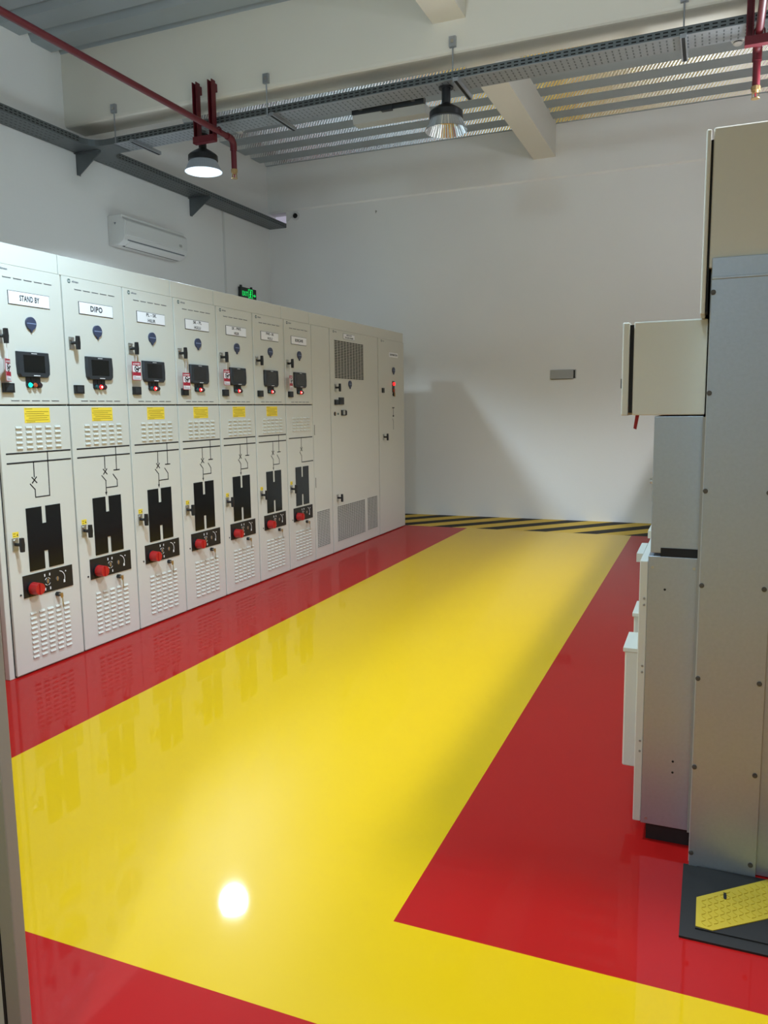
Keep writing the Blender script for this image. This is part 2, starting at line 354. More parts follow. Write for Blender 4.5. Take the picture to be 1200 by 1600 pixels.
def feeder(k, plate, tsize, widths, diagram, lamp, label, bold=0, yellow=True):
    t = thing('switchgear_cabinet', (ROWX, Y0 + (k - 1) * BW, 0), label, 'cabinet', 'feeder cabinets of the left switchgear row')
    part('cabinet_body', lambda: MB().box(-1.42, -.02, .002, BW - .002, .0, 2.308, 'cabinet_paint').box(-.02, -.017, .004, BW - .004, .004, 2.305, 'gap_black'), t, key='fbody')
    part('added_roof_plate', lambda: B(-1.40, -.32, .01, BW - .01, 2.308, 2.312, 'roof_bounce_dark'), t, key='froof')  # unseen dark plate, added to cut light bounced onto the left wall
    up = part('upper_door', lambda: B(-.017, 0, .006, BW - .006, 1.550, 2.310, 'cabinet_paint'), t, key='updoor', bevel=.003)
    lo = part('lower_door', lambda: B(-.017, 0, .006, BW - .006, .010, 1.541, 'cabinet_paint'), t, key='lodoor', bevel=.003)
    slots(up, 2.243); slots(up, 1.573)
    part('logo_badge', lambda: MB().cyl((0, .062, 2.285), (.001, .062, 2.285), .013, 'logo_green', 20).box(.001, .0014, .05, .074, 2.2865, 2.289, 'ink_white').box(.001, .0014, .051, .073, 2.280, 2.2825, 'ink_white'), up, key='logo')
    part('maker_lettering', lambda: text_mb(['elimsan'], .017, 'ink_grey', 0, .113, 2.2855, bold=.0006), up, key='logotext')
    part('name_plate', lambda: MB().box(0, .003, .129, .426, 2.099, 2.174, 'ink').box(.003, .004, .1315, .4235, 2.1025, 2.1715, 'plate_white'), up, key='nplate')
    part('plate_lettering', text_mb(plate, tsize, 'ink', .004, .277, 2.137, bold=bold, width=widths), up)
    part('warning_disc', lambda: warning_disc(.036), up, (0, .273, 2.005), key='disc36')
    part('door_handle', handle_mb, up, (0, .050, 1.918), key='handle')
    part('relay_screen', screen_mb, up, (0, .268, 1.774), key='screen')
    for i, s_ in enumerate((.228, .264, .300)):
        mm, core = (('lamp_green', 'lamp_green'), ('lamp_orange', None), ('lamp_dark', None))[i] if lamp == 'green' else (('lamp_teal', None), ('lamp_red', 'lamp_core'), ('lamp_dark', None))[i]
        part('pilot_lamp', lambda: pilot(mm, core), up, (0, s_, 1.659), key='pilot' + mm, smooth=False, label={'lamp_green': 'glowing green pilot lamp', 'lamp_red': 'glowing red pilot lamp'}.get(mm))
    part('socket_cover', lambda: MB().box(0, .018, -.036, .036, -.026, .026, 'black_plastic').box(.018, .0195, -.024, .024, -.016, .018, 'screen_case'), up, (0, .082, 1.641), key='socket', bevel=.003)
    # lower door
    if yellow: part('yellow_label', yellow_label_mb, lo, key='ylabel')
    me = louver_mesh()
    for c in range(5):
        for r in range(5): link('vent_louver', me, lo, (0, .136 + .0715 * c, 1.414 - .0285 * r))
    for c in range(5):
        for r in range(10): link('vent_louver', me, lo, (0, .146 + .0640 * c, .342 - .0287 * r))
    part('mimic_diagram', lambda: mimic(diagram), lo, key='mimic' + diagram, kind='stuff')
    part('viewing_window', H_mb, lo, (0, .274, .778), key='H')
    part('door_handle', handle_mb, lo, (0, .055, .768), key='handle')
    part('handle_label', small_tag_mb, lo, (0, .064, .822), key='stag')
    part('operating_panel', panel_mb, lo, key='panel'); part('panel_marking', marks_mb, lo, key='marks', kind='stuff')
    for s_ in (.266, .341): part('key_switch', keyhole_mb, lo, (0, s_, .516), key='keyhole')
    part('rotary_knob', lambda: MB().cyl((.005, 0, 0), (.012, 0, 0), .043, 'black_plastic', 24).cyl((.012, 0, 0), (.066, 0, 0), .037, 'red_plastic', 20, .034).box(.066, .072, -.008, .008, -.03, .03, 'red_plastic'), lo, (0, .152, .496), key='knob', label='red rotary knob')
    part('door_lock', lock_mb, lo, (0, .334, .422), key='lock')
    part('hanging_keys', keys_mb, lo, (0, .336, .42), key='keys')
    part('door_screw', lambda: MB().cyl((0, 0, 0), (.003, 0, 0), .006, 'screen_case', 10), lo, (0, .068, .472), key='dscrew')
    return t
G = 'feeder cabinets of the left switchgear row'
feeder(1, ['STAND BY'], .043, [.142], 'A', 'green', 'grey switchgear cabinet with STAND BY plate and green pilot lamp, nearest in the left row', .0013)
feeder(2, ['DIPO'], .046, [.105], 'B', 'red', 'grey switchgear cabinet with bold DIPO plate, red pilot lamp', .0016)
feeder(3, ['PL - SK', 'HILIR'], .030, [.105, .080], 'B', 'red', 'grey switchgear cabinet with PL - SK HILIR plate, red pilot lamp', .0008)
feeder(4, ['SK - PL', 'HULU'], .030, [.105, .080], 'B', 'red', 'grey switchgear cabinet with SK - PL HULU plate, red pilot lamp', .0008)
feeder(5, ['SK - PWS', 'HILIR'], .030, [.130, .070], 'B', 'red', 'grey switchgear cabinet with SK - PWS HILIR plate, red pilot lamp', .0008)
feeder(6, ['PWS - SK', 'HULU'], .030, [.130, .080], 'B', 'red', 'grey switchgear cabinet with PWS - SK HULU plate and greyish window', .0008)
feeder(7, ['BORCAVE'], .036, [.150], 'C', 'red', 'grey switchgear cabinet without yellow label, beside the narrow vented column', .0015, False)

# end panel on the near side of the row, seen edge on at the left margin
t = thing('row_end_panel', (ROWX, Y0, 0), 'grey steel side panel closing the near end of the left switchgear row', 'panel')
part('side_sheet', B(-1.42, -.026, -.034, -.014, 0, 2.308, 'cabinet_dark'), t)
part('corner_post', MB().box(-.05, -.014, -.036, -.002, 0, 2.308, 'cabinet_paint'), t, bevel=.004)
for z in (.05, .495, 1.2, 1.9):
    part('panel_screw', lambda: MB().cyl((0, .0, 0), (0, -.004, 0), .009, 'steel', 10), t, (-.06, -.034, z), key='endscrew')

def grille(w, h, nbar, ncol, bar, post):
    """dark recess behind a lattice of light bars"""
    mb = MB(); mb.box(0, .001, -w / 2, w / 2, -h / 2, h / 2, 'gap_black')
    for i in range(nbar + 1):
        z = -h / 2 + h * i / nbar; mb.box(.001, .004, -w / 2, w / 2, z - bar / 2, z + bar / 2, 'cabinet_paint')
    for i in range(ncol + 1):
        y_ = -w / 2 + w * i / ncol; mb.box(.001, .0034, y_ - post / 2, y_ + post / 2, -h / 2, h / 2, 'cabinet_paint')
    return mb
yc = Y0 + 7 * BW
t = thing('narrow_cabinet', (ROWX, yc, 0), 'narrow plain grey column with one mesh vent low down, beside the wide cabinet', 'cabinet')
part('cabinet_body', MB().box(-1.42, -.02, .002, .393, 0, 2.308, 'cabinet_paint').box(-.02, -.017, .004, .391, .004, 2.305, 'gap_black'), t)
part('added_roof_plate', B(-1.40, -.32, .01, .385, 2.308, 2.312, 'roof_bounce_dark'), t)
part('front_panel', B(-.017, 0, .003, .389, .010, 2.310, 'cabinet_paint'), t, bevel=.003)
part('mesh_vent', grille(.279, .366, 22, 15, .0045, .0045), t, (0, .176, .306), kind='stuff')
for z in (1.3, .78): part('door_hinge', lambda: B(0, .004, -.004, .004, -.05, .05, 'cabinet_dark'), t, (0, .022, z), key='hinge')

yw = Y0 + 7.745357 * BW
t = thing('transformer_cabinet', (ROWX, yw, 0), 'wide grey cabinet with large louvred vent at top and two mesh vents below', 'cabinet')
W_ = 10.125012 * BW - 7.745357 * BW; so = -7.745357 * BW
part('cabinet_body', MB().box(-1.42, -.02, .002, W_ - .002, 0, 2.308, 'cabinet_paint').box(-.02, -.017, .004, W_ - .004, .004, 2.305, 'gap_black'), t)
part('added_roof_plate', B(-1.40, -.32, .01, W_ - .01, 2.308, 2.312, 'roof_bounce_dark'), t)
dr = part('cabinet_door', B(-.017, 0, .008, W_ - .008, .010, 2.310, 'cabinet_paint'), t, bevel=.003)
part('louvre_vent', grille(.732, .388, 24, 10, .005, .004), dr, (0, 4.577 + so, 2.010), kind='stuff')
part('mesh_vent', grille(.712, .374, 22, 30, .0045, .0045), dr, (0, 4.564 + so, .299), kind='stuff')
part('mesh_vent', grille(.284, .371, 22, 12, .0045, .0045), dr, (0, 5.138 + so, .304), kind='stuff')
part('name_plate', MB().box(0, .003, -.1415, .1415, -.028, .028, 'ink_grey').box(.003, .004, -.139, .139, -.0255, .0255, 'plate_white'), dr, (0, 4.572 + so, 2.257))
part('plate_lettering', text_mb(['SERVICE', 'TRANSFORMER'], .020, 'ink', .004, 0, 0, bold=.0006, width=[.13, .22]), dr, (0, 4.572 + so, 2.257))
part('logo_badge', lambda: 0, dr, (0, 4.20 - .062 + so, 2.287 - 2.285), key='logo'); part('maker_lettering', lambda: 0, dr, (0, 4.20 - .062 + so, .002), key='logotext')
part('warning_disc', lambda: 0, dr, (0, 4.573 + so, 1.764), key='disc36')
part('door_handle', lambda: 0, dr, (0, 4.22 + so, 1.72), key='handle'); part('door_handle', lambda: 0, dr, (0, 4.22 + so, .577), key='handle')
part('socket_cover', lambda: 0, dr, (0, 4.225 + so, 1.571), key='socket', bevel=.003)
part('thermostat', MB().box(0, .018, -.05, .05, -.0365, .0365, 'screen_case').box(.018, .02, -.035, .035, -.02, .025, 'black_plastic'), dr, (0, 4.342 + so, 1.584), bevel=.003)
part('key_switch', MB().cyl((0, 0, 0), (.006, 0, 0), .021, 'screen_case', 16).box(.006, .009, -.004, .004, -.015, .015, 'brass'), dr, (0, 4.196 + so, 1.452))
part('indicator_dot', MB().cyl((0, 0, 0), (.004, 0, 0), .011, 'logo_green', 12), dr, (0, 4.272 + so, 1.451))
part('breaker_switch', MB().box(0, .016, -.05, .05, -.029, .029, 'screen_case').box(.016, .03, -.036, -.006, -.02, .024, 'grey_plastic').box(.016, .03, .012, .036, -.024, .022, 'black_plastic'), dr, (0, 4.396 + so, 1.461))

yl = Y0 + 10.125012 * BW; WL = 11.705362 * BW - 10.125012 * BW; so = -10.125012 * BW
t = thing('distribution_cabinet', (ROWX, yl, 0), 'plain grey end cabinet with a red lamp at the far end of the left row', 'cabinet')
part('cabinet_body', MB().box(-1.42, -.02, .002, WL - .002, 0, 2.308, 'cabinet_paint').box(-.02, -.017, .004, WL - .03, .004, 2.305, 'gap_black'), t)
part('added_roof_plate', B(-1.40, -.32, .01, WL - .01, 2.308, 2.312, 'roof_bounce_dark'), t)
dr = part('cabinet_door', B(-.017, 0, .010, WL - .006, .010, 2.310, 'cabinet_paint'), t, bevel=.003)
part('name_plate', MB().box(0, .003, -.1415, .1415, -.027, .027, 'plate_white'), dr, (0, 5.85 + so, 2.139))
part('plate_lettering', text_mb(['DISTRIBUTION'], .030, 'ink', .003, 0, 0, bold=.001, width=[.235]), dr, (0, 5.85 + so, 2.139))
part('logo_badge', lambda: 0, dr, (0, 5.476 - .062 + so, 0), key='logo'); part('maker_lettering', lambda: 0, dr, (0, 5.476 - .062 + so, 0), key='logotext')
part('warning_disc', lambda: 0, dr, (0, 5.838 + so, 1.958), key='disc36')
part('pilot_lamp', MB().box(0, .006, -.032, .032, -.034, .034, 'black_plastic').cyl((0, 0, 0), (.022, 0, 0), .022, 'lamp_red', 16, .018), dr, (0, 5.832 + so, 1.794), label='glowing red pilot lamp')
part('push_button', MB().box(0, .006, -.032, .032, -.034, .034, 'black_plastic').cyl((0, 0, -.008), (.018, 0, -.008), .02, 'lamp_orange', 14), dr, (0, 5.832 + so, 1.724))
part('selector_switch', MB().cyl((0, 0, 0), (.014, 0, 0), .022, 'black_plastic', 14).box(.014, .026, -.005, .005, -.026, .026, 'brass'), dr, (0, 5.832 + so, 1.668))
part('socket_cover', MB().box(0, .014, -.029, .029, -.028, .028, 'black_plastic'), dr, (0, 5.496 + so, 1.712), bevel=.002)
part('door_handle', lambda: 0, dr, (0, 5.505 + so, 1.164), key='handle')
mb = MB(); q = 5.825 + so
for a, c, w in (((q - .03, 1.507), (q + .03, 1.507), .012), ((q, 1.507), (q, 1.40), .008), ((q - .012, 1.408), (q + .014, 1.408), .018), ((q - .02, 1.372), (q, 1.345), .007), ((q, 1.345), (q, 1.245), .007)): mb.seg(a, c, w, 'ink')
part('mimic_diagram', mb, dr, kind='stuff')

# wireway boxes on top of the row
for (k0, k1, who) in ((0, .968, 'on top of the STAND BY cabinet'), (.968, 2.95, 'on top of the DIPO and PL - SK HILIR cabinets'), (2.95, 3.957, 'on top of the SK - PL HULU cabinet'), (3.957, 5.934, 'on top of the SK - PWS and PWS - SK cabinets'), (5.934, 6.933, 'on top of the feeder cabinet without yellow label'), (6.933, 11.67, 'longest of all, on top of the wide and end cabinets')):
    a, c = Y0 + k0 * BW, Y0 + k1 * BW; a -= .03 if k0 == 0 else 0
    t = part('wireway_box', MB().box(0, .30, .003, c - a - .003, 0, .113, 'cabinet_paint').box(.01, .29, .0, c - a, .0, .105, 'gap_black'), None, (ROWX - .302, a, 2.311), bevel=.003)
    tag(t, 'low grey wireway box ' + who, 'box', 'wireway boxes on top of the left row')

# warning tags hanging from the handles
def tag_mb():
    mb = MB(); mb.box(-.0015, 0, -.043, .043, -.061, .061, 'tag_red'); b = 0
    mb.box(b, b + .0006, -.039, .039, -.0575, .0575, 'tag_white'); mb.box(b + .0006, b + .001, -.039, .039, .036, .0575, 'tag_red'); mb.box(b + .0006, b + .001, -.039, .039, -.031, -.008, 'tag_red')
    mb.prism([(-.034, .042), (-.022, .042), (-.028, .053)], 'x', b + .001, b + .0014, 'tag_white')
    arc(mb, 0, .014, .0195, 0, 360, .005, 'ink', b + .0006, 16); mb.seg((-.014, .024), (.014, .004), .006, 'ink', .0008, b + .0008); mb.seg((.004, .01), (.036, .022), .008, 'ink', .0006, b + .0006); mb.poly([(-.01, .004), (.012, .006), (.008, .02), (-.004, .018)], 'ink', .0005, b + .0006)
    for z, a, c in ((-.038, -.033, -.012), (-.046, -.033, .03), (-.052, -.033, .03)): mb.box(b + .0006, b + .001, a, c, z - .0012, z + .0012, 'ink_grey')
    return mb
def hang_tag(k, s_, z, rz, label):
    t = thing('warning_tag', (ROWX + .046, Y0 + (k - 1) * BW + s_, z), label, 'tag', 'red and white warning tags hung on the left row')
    t.rotation_euler = (0, 0, rz)
    part('tag_card', tag_mb, t, key='tag'); part('tag_lettering', lambda: text_mb(['DANGER'], .015, 'tag_white', .001, .006, .0465, bold=.0006, width=[.052]), t, key='tagtext')
    zz = 1.912 - z
    part('hanging_string', MB().tube([(-.001, -.001, .06), (-.001, .004, .5 * (zz + .06)), (.0, .002, zz)], .0016, 'tag_white', 6), t)
hang_tag(1, .056, 1.735, math.radians(31), 'red and white tag turned edge on, on the handle of the STAND BY cabinet')
hang_tag(3, .046, 1.770, 0, 'red and white DANGER tag on the handle of the PL - SK HILIR cabinet')
hang_tag(4, .058, 1.716, 0, 'red and white DANGER tag, lowest hung, on the SK - PL HULU cabinet')
hang_tag(5, .052, 1.760, 0, 'red and white DANGER tag on the handle of the SK - PWS HILIR cabinet')
hang_tag(7, .030, 1.747, math.radians(10), 'dull red tag turned sideways on the cabinet without yellow label')

# ------------------------------------------------------------------ right-hand switchgear (seen from its near end)
def rivets(parent, pts, r=.0075):
    for x_, z_ in pts: part('panel_rivet', lambda: MB().cyl((0, 0, 0), (0, -.0035, 0), .0075, 'rivet_dark', 12).cyl((0, -.0035, 0), (0, -.006, 0), .005, 'rivet_dark', 10), parent, (x_, 0, z_), key='rivet')
def low_unit(y0, w, label, box_x, box_z, box_y0, box_y1, near):
    t = thing('switchgear_unit', (0, y0, 0), label, 'cabinet', 'units of the right switchgear row')
    part('lower_housing', MB().box(-.178, -.020, 0, w, .060, 1.003, 'galv_sheet' if near else 'cabinet_paint'), t, bevel=.002)
    part('plinth', B(-.160, -.02, .012, w, 0, .060, 'plinth'), t)
    fd = part('front_door', MB().box(-.204, -.178, 0, w - .004, .064, .985, 'cabinet_paint'), t, bevel=.003)
    part('door_rail', B(-.226, -.204, .13, .36, .955, .985, 'cabinet_paint'), fd)
    if near:
        for z in (.857, .835, .623, .601, .357, .320): part('door_screw', lambda: MB().cyl((0, 0, 0), (0, -.003, 0), .004, 'cabinet_dark', 8), fd, (-.187, 0, z), key='flscrew')
        part('top_slot', B(-.140, -.0165, -.003, .0, 1.004, 1.032, 'gap_black'), t)
        for x_, z_ in ((-.079, .299), (-.079, .26), (-.123, .892)): part('bolt_hole', lambda: MB().cyl((0, 0, 0), (0, -.001, 0), .004, 'gap_black', 8), t, (x_, -.0002, z_), key='bhole')
        for x_, z_ in ((-.160, .080), (-.164, .965), (-.035, .968)): part('corner_screw', lambda: MB().cyl((0, 0, 0), (0, -.002, 0), .005, 'steel', 8), t, (x_, 0, z_), key='cscrew')
    part('breaker_cover', B(box_x, -.204, box_y0 - y0, box_y1 - y0, box_z[0], box_z[1], 'cabinet_paint'), t, bevel=.006, label='protruding white cover')
    part('cover_lip', B(box_x - .006, -.21, box_y0 - y0 - .004, box_y1 - y0 - .01, box_z[1] - .004, box_z[1] + .012, 'cabinet_paint'), t, bevel=.002)
    part('upper_housing', MB().box(-.172, -.024, .0, w, 1.014, 1.463, 'galv_sheet' if near else 'cabinet_paint'), t, bevel=.002)
    if near: part('rear_upright', MB().box(-.026, -.016, -.012, .02, .06, 1.46, 'cabinet_dark'), t)
    lk = part('door_catch', MB().box(-.184, -.172, .17, .20, 1.165, 1.25, 'steel').cyl((-.184, .185, 1.235), (-.192, .185, 1.235), .010, 'steel', 10), t)
    cb = part('control_box', MB().box(-.243, -.022, 0, w, 1.467, 1.766, 'cabinet_paint'), t, bevel=.004)
    part('control_box_gap', B(-.256, -.243, .008, w - .01, 1.475, 1.758, 'gap_black'), t)
    part('control_box_door', B(-.278, -.256, 0, w - .004, 1.466, 1.766, 'cabinet_paint'), t, bevel=.004)
    part('box_latch', MB().box(-.286, -.278, .05, .08, 1.555, 1.588, 'black_plastic'), t, bevel=.002)
    return t
low_unit(2.72, .53, 'nearest grey unit of the right row, with control box sticking out at top', -.258, (.19, .625), 2.87, 3.09, True)
low_unit(3.25, .53, 'second grey unit of the right row, only its white covers showing', -.262, (.19, .655), 3.26, 3.48, False)
t = thing('switchgear_block', (0, 3.78, 0), 'long rest of the right switchgear row, hidden behind the near units', 'cabinet')
part('lower_housing', B(-.204, -.02, 0, 5.3, 0, .985, 'cabinet_paint'), t); part('upper_housing', B(-.172, -.02, 0, 5.3, .985, 1.463, 'cabinet_paint'), t); part('control_box', B(-.278, -.02, 0, 5.3, 1.463, 1.766, 'cabinet_paint'), t)
t = thing('high_cabinet', (0, 2.6, 0), 'tall beige cabinet end with bolted galvanised side sheet at the right edge', 'cabinet')
part('cabinet_body', MB().box(-.018, 1.25, .035, 6.45, .0, 2.29, 'cabinet_paint'), t)
part('top_sheet', MB().box(-.0245, 1.24, .006, .034, 1.90, 2.297, 'cabinet_paint'), t, bevel=.004)
part('upper_door', MB().box(-.0445, -.031, .0, .64, 1.766, 2.293, 'cabinet_paint'), t, bevel=.004)
part('door_gap', B(-.031, -.0245, .012, .6, 1.775, 2.265, 'gap_black'), t)
part('upper_door', MB().box(-.0445, -.031, .65, 6.4, 1.766, 2.293, 'cabinet_paint'), t, bevel=.004)
gs = part('galvanised_sheet', MB().box(-.016, .182, .0, .006, .004, 1.928, 'galv_sheet').box(-.015, .182, -.0025, .0, 1.866, 1.874, 'galv_sheet'), t, bevel=.0015)
rivets(gs, [(-.010, z) for z in (1.829, 1.533, 1.236, .94, .64, .345, .051)] + [(.166, z) for z in (1.829, 1.533, 1.235, .941, .644, .346, .046)])
part('rear_sheet', B(.17, 1.1, .022, .034, .004, 1.925, 'galv_sheet'), t)
t = thing('red_tag', (-.243, 2.86, 1.4665), 'small red strip hanging under the protruding control box on the right', 'tag')
part('tag_strip', MB().prism([(0, 0), (.012, 0), (.004, -.05), (-.006, -.046)], 'y', -.002, .002, 'tag_red'), t)

# floor plate in front of the right row
t = thing('floor_mat', (0, 2.22, 0), 'black edged floor cover with a yellow checker plate at lower right', 'cover')
part('mat_frame', MB().box(-.032, 1.2, 0, .384, 0, .006, 'rubber'), t)
part('black_plate', MB().box(.010, 1.2, .046, .376, .006, .010, 'rubber'), t)
yp = [(.010, .052), (.055, .046), (.42, .33), (.42, .373), (.26, .373), (.010, .196)]
yp = [(.011, .196), (.011, .052), (.056, .048), (.206, .164), (.48, .376), (.215, .372)]
pl = part('yellow_plate', MB().prism(yp, 'z', .010, .0125, 'plate_yellow'), t)
mb = MB()
def inside(px, py):
    c = False
    for i in range(len(yp)):
        (x1, y1), (x2, y2) = yp[i], yp[(i + 1) % len(yp)]
        if (y1 > py) != (y2 > py) and px < (x2 - x1) * (py - y1) / (y2 - y1) + x1: c = not c
    return c
for i in range(30):
    for j in range(24):
        cx, cy = .015 + i * .017, .05 + j * .017; s_ = 1 if (i + j) % 2 else -1; d = .006
        if all(inside(cx + a, cy + c) for a, c in ((-.009, -.009), (.009, .009), (-.009, .009), (.009, -.009))):
            mb.prism([(cx - d, cy - s_ * d), (cx + .0015, cy - .0015 * s_), (cx + d, cy + s_ * d), (cx - .0015, cy + .0015 * s_)], 'z', .0125, .0142, 'plate_yellow')
part('checker_pattern', mb, pl, kind='stuff')
part('lifting_slot', MB().box(.087, .096, .215, .25, .0125, .0132, 'gap_black'), t)

# metal door leaf at the lower left margin
t = thing('metal_door', (-1.303, 1.1, 0), 'grey-beige metal door edge at the lower left margin of the photo', 'door')
part('door_leaf', B(-.80, -.045, .006, .03, .01, 2.05, 'door_grey'), t)
part('door_gap', B(-.047, -.040, -.001, .03, .01, 2.05, 'gap_black'), t)
part('door_edge', B(-.040, .0, .0, .03, .0, 2.06, 'cabinet_dark'), t, bevel=.003)

# ------------------------------------------------------------------ high-bay lamps
def highbay(x, y_, label, on):
    t = thing('high_bay_lamp', (x, y_, 3.765 if x < -4 else 3.78), label, 'lamp', 'high bay lamps under the cross tray')
    part('lamp_stem', lambda: MB().cyl((0, 0, .2), (0, 0, .330), .037, 'black_plastic', 24).cyl((0, 0, .330), (0, 0, .338), .06, 'black_plastic', 24), t, key='stem', smooth=True)
    part('lamp_housing', lambda: MB().lathe([(.036, .215), (.05, .205), (.085, .185), (.125, .158), (.138, .145), (.140, .10), (.133, .095)], 'black_plastic', 48, True, True), t, key='housing', smooth=True)
    part('lamp_reflector', lambda: MB().lathe([(.129, .095), (.141, .07), (.161, .03), (.177, 0)], 'reflector_out' if on else 'reflector', 96, flute=.012).lathe([(.173, 0), (.158, .03), (.137, .07), (.125, .095)], 'reflector_lit' if on else 'reflector', 96, flute=.012), t, key='refl%d' % on)
    part('lamp_disc', lambda: MB().cyl((0, 0, .084), (0, 0, .092), .10, 'disk_on' if on else 'disk_off_floor_tint', 32), t, key='disc%d' % on)
    if on: lamp_light(t, x, y_)
    return t
def lamp_light(t, x, y_):
    for (p, w, g, col) in LAMPS_ON:
        if abs(p[0] - x) < .2 and abs(p[1] - y_) < .3:
            l = bpy.data.lights.new('lamp_beam', 'SPOT'); l.energy = w; l.spot_size = math.radians(137); l.spot_blend = .42; l.shadow_soft_size = .13; l.color = col
            o = bpy.data.objects.new('lamp_beam', l); C.objects.link(o); o.parent = t; o.location = (0, 0, -.012)
            l = bpy.data.lights.new('lamp_glow', 'POINT'); l.energy = g; l.shadow_soft_size = .1; l.color = col
            o = bpy.data.objects.new('lamp_glow', l); C.objects.link(o); o.parent = t; o.location = (0, 0, -.16)
highbay(-4.58, 6.66, 'lit black high bay lamp with glowing white reflector beside the red pipe drop', True)
highbay(-2.13, 6.60, 'unlit black high bay lamp with ribbed silver reflector under the cross tray', False)
highbay(.55, 6.60, 'lit high bay lamp just beyond the right edge of the photo, beside the right sprinkler', True)
for i, (p, w, g, col) in enumerate(LAMPS_ON[2:]):
    t = highbay(p[0], p[1], ('lit high bay lamp above the near walkway, over the top of the photo', 'lit high bay lamp above the near end of the right row', 'lit high bay lamp added behind the camera as fill light')[i], True)
    part('hanging_rod', MB().cyl((0, 0, .33), (0, 0, 1.2), .02, 'black_plastic', 8), t)

# ------------------------------------------------------------------ cable trays
def holes(mb, x0, x1, z0, z1, f, pitch, length, m='gap_black'):
    """rows of slots f(u, v) -> point"""
    n = int((x1 - x0) / pitch)
    for i in range(n):
        u = x0 + (i + .5) * pitch - length / 2
        for v0, v1 in ((z0, z1),): mb.add([f(u, v0), f(u + length, v0), f(u + length, v1), f(u, v1)], [(0, 1, 2, 3)], m)
t = thing('cable_tray', (0, 0, 0), 'grey perforated cable tray running along the left wall to the hole in the far wall', 'cable tray')
TZ, FH = 4.125, .058
part('tray_floor', MB().box(XL + .012, -5.838, -3.9, YF + .15, TZ, TZ + .004, 'tray_metal'), t)
part('tray_side', MB().box(-5.835, -5.831, -3.9, 6.40, TZ, TZ + FH, 'tray_metal').box(-5.86, -5.831, -3.9, 6.4, TZ + FH, TZ + FH + .003, 'tray_metal'), t)
part('tray_side', MB().box(-5.835, -5.831, 6.92, YF + .15, TZ, TZ + FH, 'tray_metal').box(-5.86, -5.831, 6.92, YF + .15, TZ + FH, TZ + FH + .003, 'tray_metal'), t)
part('tray_side', MB().box(XL + .012, XL + .016, -3.9, YF + .15, TZ, TZ + FH, 'tray_metal'), t)
mb = MB()
for a, c in ((-3.9, 6.4), (6.95, YF)):
    for z in (TZ + .012, TZ + .036): holes(mb, a, c, z, z + .009, lambda u, v: (-5.8305, u, v), .05, .03)
part('side_slots', mb, t, kind='stuff')
mb = MB()
for a, c in ((0, 6.3), (7.0, YF)):
    for x_ in (-6.06, -6.0, -5.94, -5.88): holes(mb, a, c, x_, x_ + .008, lambda u, v: (v, u, TZ - .0005), .05, .028)
part('floor_slots', mb, t, kind='stuff')
for y_ in (6.645, 8.555):
    part('wall_bracket', lambda: MB().prism([(XL + .001, 4.122), (-5.80, 4.122), (-5.80, 4.10), (XL + .04, 3.915), (XL + .001, 3.915)], 'y', 0, .012, 'tray_metal').prism([(XL + .001, 4.122), (-5.80, 4.122), (-5.80, 4.116), (XL + .001, 4.116)], 'y', -.03, .0, 'tray_metal').box(XL + .001, XL + .006, -.0, .05, 3.915, 4.12, 'tray_metal'), t, (0, y_, 0), key='bracket')
# cross tray (skewed a little like the real one)
t = thing('cable_tray', (0, 0, 0), 'grey perforated cable tray hung under the white cross beam, across the room', 'cable tray')
def yn(x_): return 6.532 - .026 * (x_ + 4.4)
CZ = 4.122; WD = .25; XE = 2.6
def strip(mb, x0, x1, dy0, dy1, z0, z1, m):
    mb.prism([(x0, yn(x0) + dy0), (x1, yn(x1) + dy0), (x1, yn(x1) + dy1), (x0, yn(x0) + dy1)], 'z', z0, z1, m)
mb = MB(); strip(mb, -5.55, XE, 0, WD, CZ, CZ + .004, 'galvanised'); part('tray_floor', mb, t)
mb = MB(); strip(mb, -5.55, XE, 0, .004, CZ + .004, CZ + FH, 'tray_metal'); strip(mb, -5.55, XE, 0, .025, CZ + FH, CZ + FH + .003, 'tray_metal'); part('tray_side', mb, t)
mb = MB(); strip(mb, -5.55, XE, WD - .004, WD, CZ + .004, CZ + FH, 'tray_metal'); part('tray_side', mb, t)
mb = MB()
for z in (CZ + .012, CZ + .036): holes(mb, -5.5, XE, z, z + .01, lambda u, v: (u, yn(u) - .0006, v), .055, .034)
part('side_slots', mb, t, kind='stuff')
mb = MB()
for i in range(int((XE + 5.5) / .048)):
    x_ = -5.5 + i * .048
    for d in (.03, .085, .14, .195): mb.add([(x_, yn(x_) + d, CZ - .0005), (x_ + .011, yn(x_) + d, CZ - .0005), (x_ + .011, yn(x_) + d + .035, CZ - .0005), (x_, yn(x_) + d + .035, CZ - .0005)], [(0, 3, 2, 1)], 'tray_metal')
part('floor_slots', mb, t, kind='stuff')
# tee piece with rounded inner corners
R_ = .17; a0, a1 = yn(-5.55), yn(-5.55) + WD; xc = -5.832; pts = [(xc, a0 - R_)]
pts = [(xc - .003, a1 + R_), (xc - .003, a0 - R_)] + [(xc + R_ * (1 - math.cos(t_)), a0 - R_ + R_ * math.sin(t_)) for t_ in (math.pi / 2 * i / 8 for i in range(9))] + [(-5.54, a0), (-5.54, a1)] + [(xc + R_ * (1 - math.cos(t_)), a1 + R_ - R_ * math.sin(t_)) for t_ in (math.pi / 2 * (8 - i) / 8 for i in range(9))]
part('tray_tee', MB().prism(pts, 'z', CZ, CZ + .004, 'tray_metal'), t)
mb = MB()
for sg in (pts[2:12], pts[12:]):
    for p, q in zip(sg, sg[1:]):
        if p[0] == q[0]: continue
        mb.prism([p, q, (q[0], q[1] + .003), (p[0], p[1] + .003)], 'z', CZ + .004, CZ + FH, 'tray_metal')
part('tee_side', mb, t)
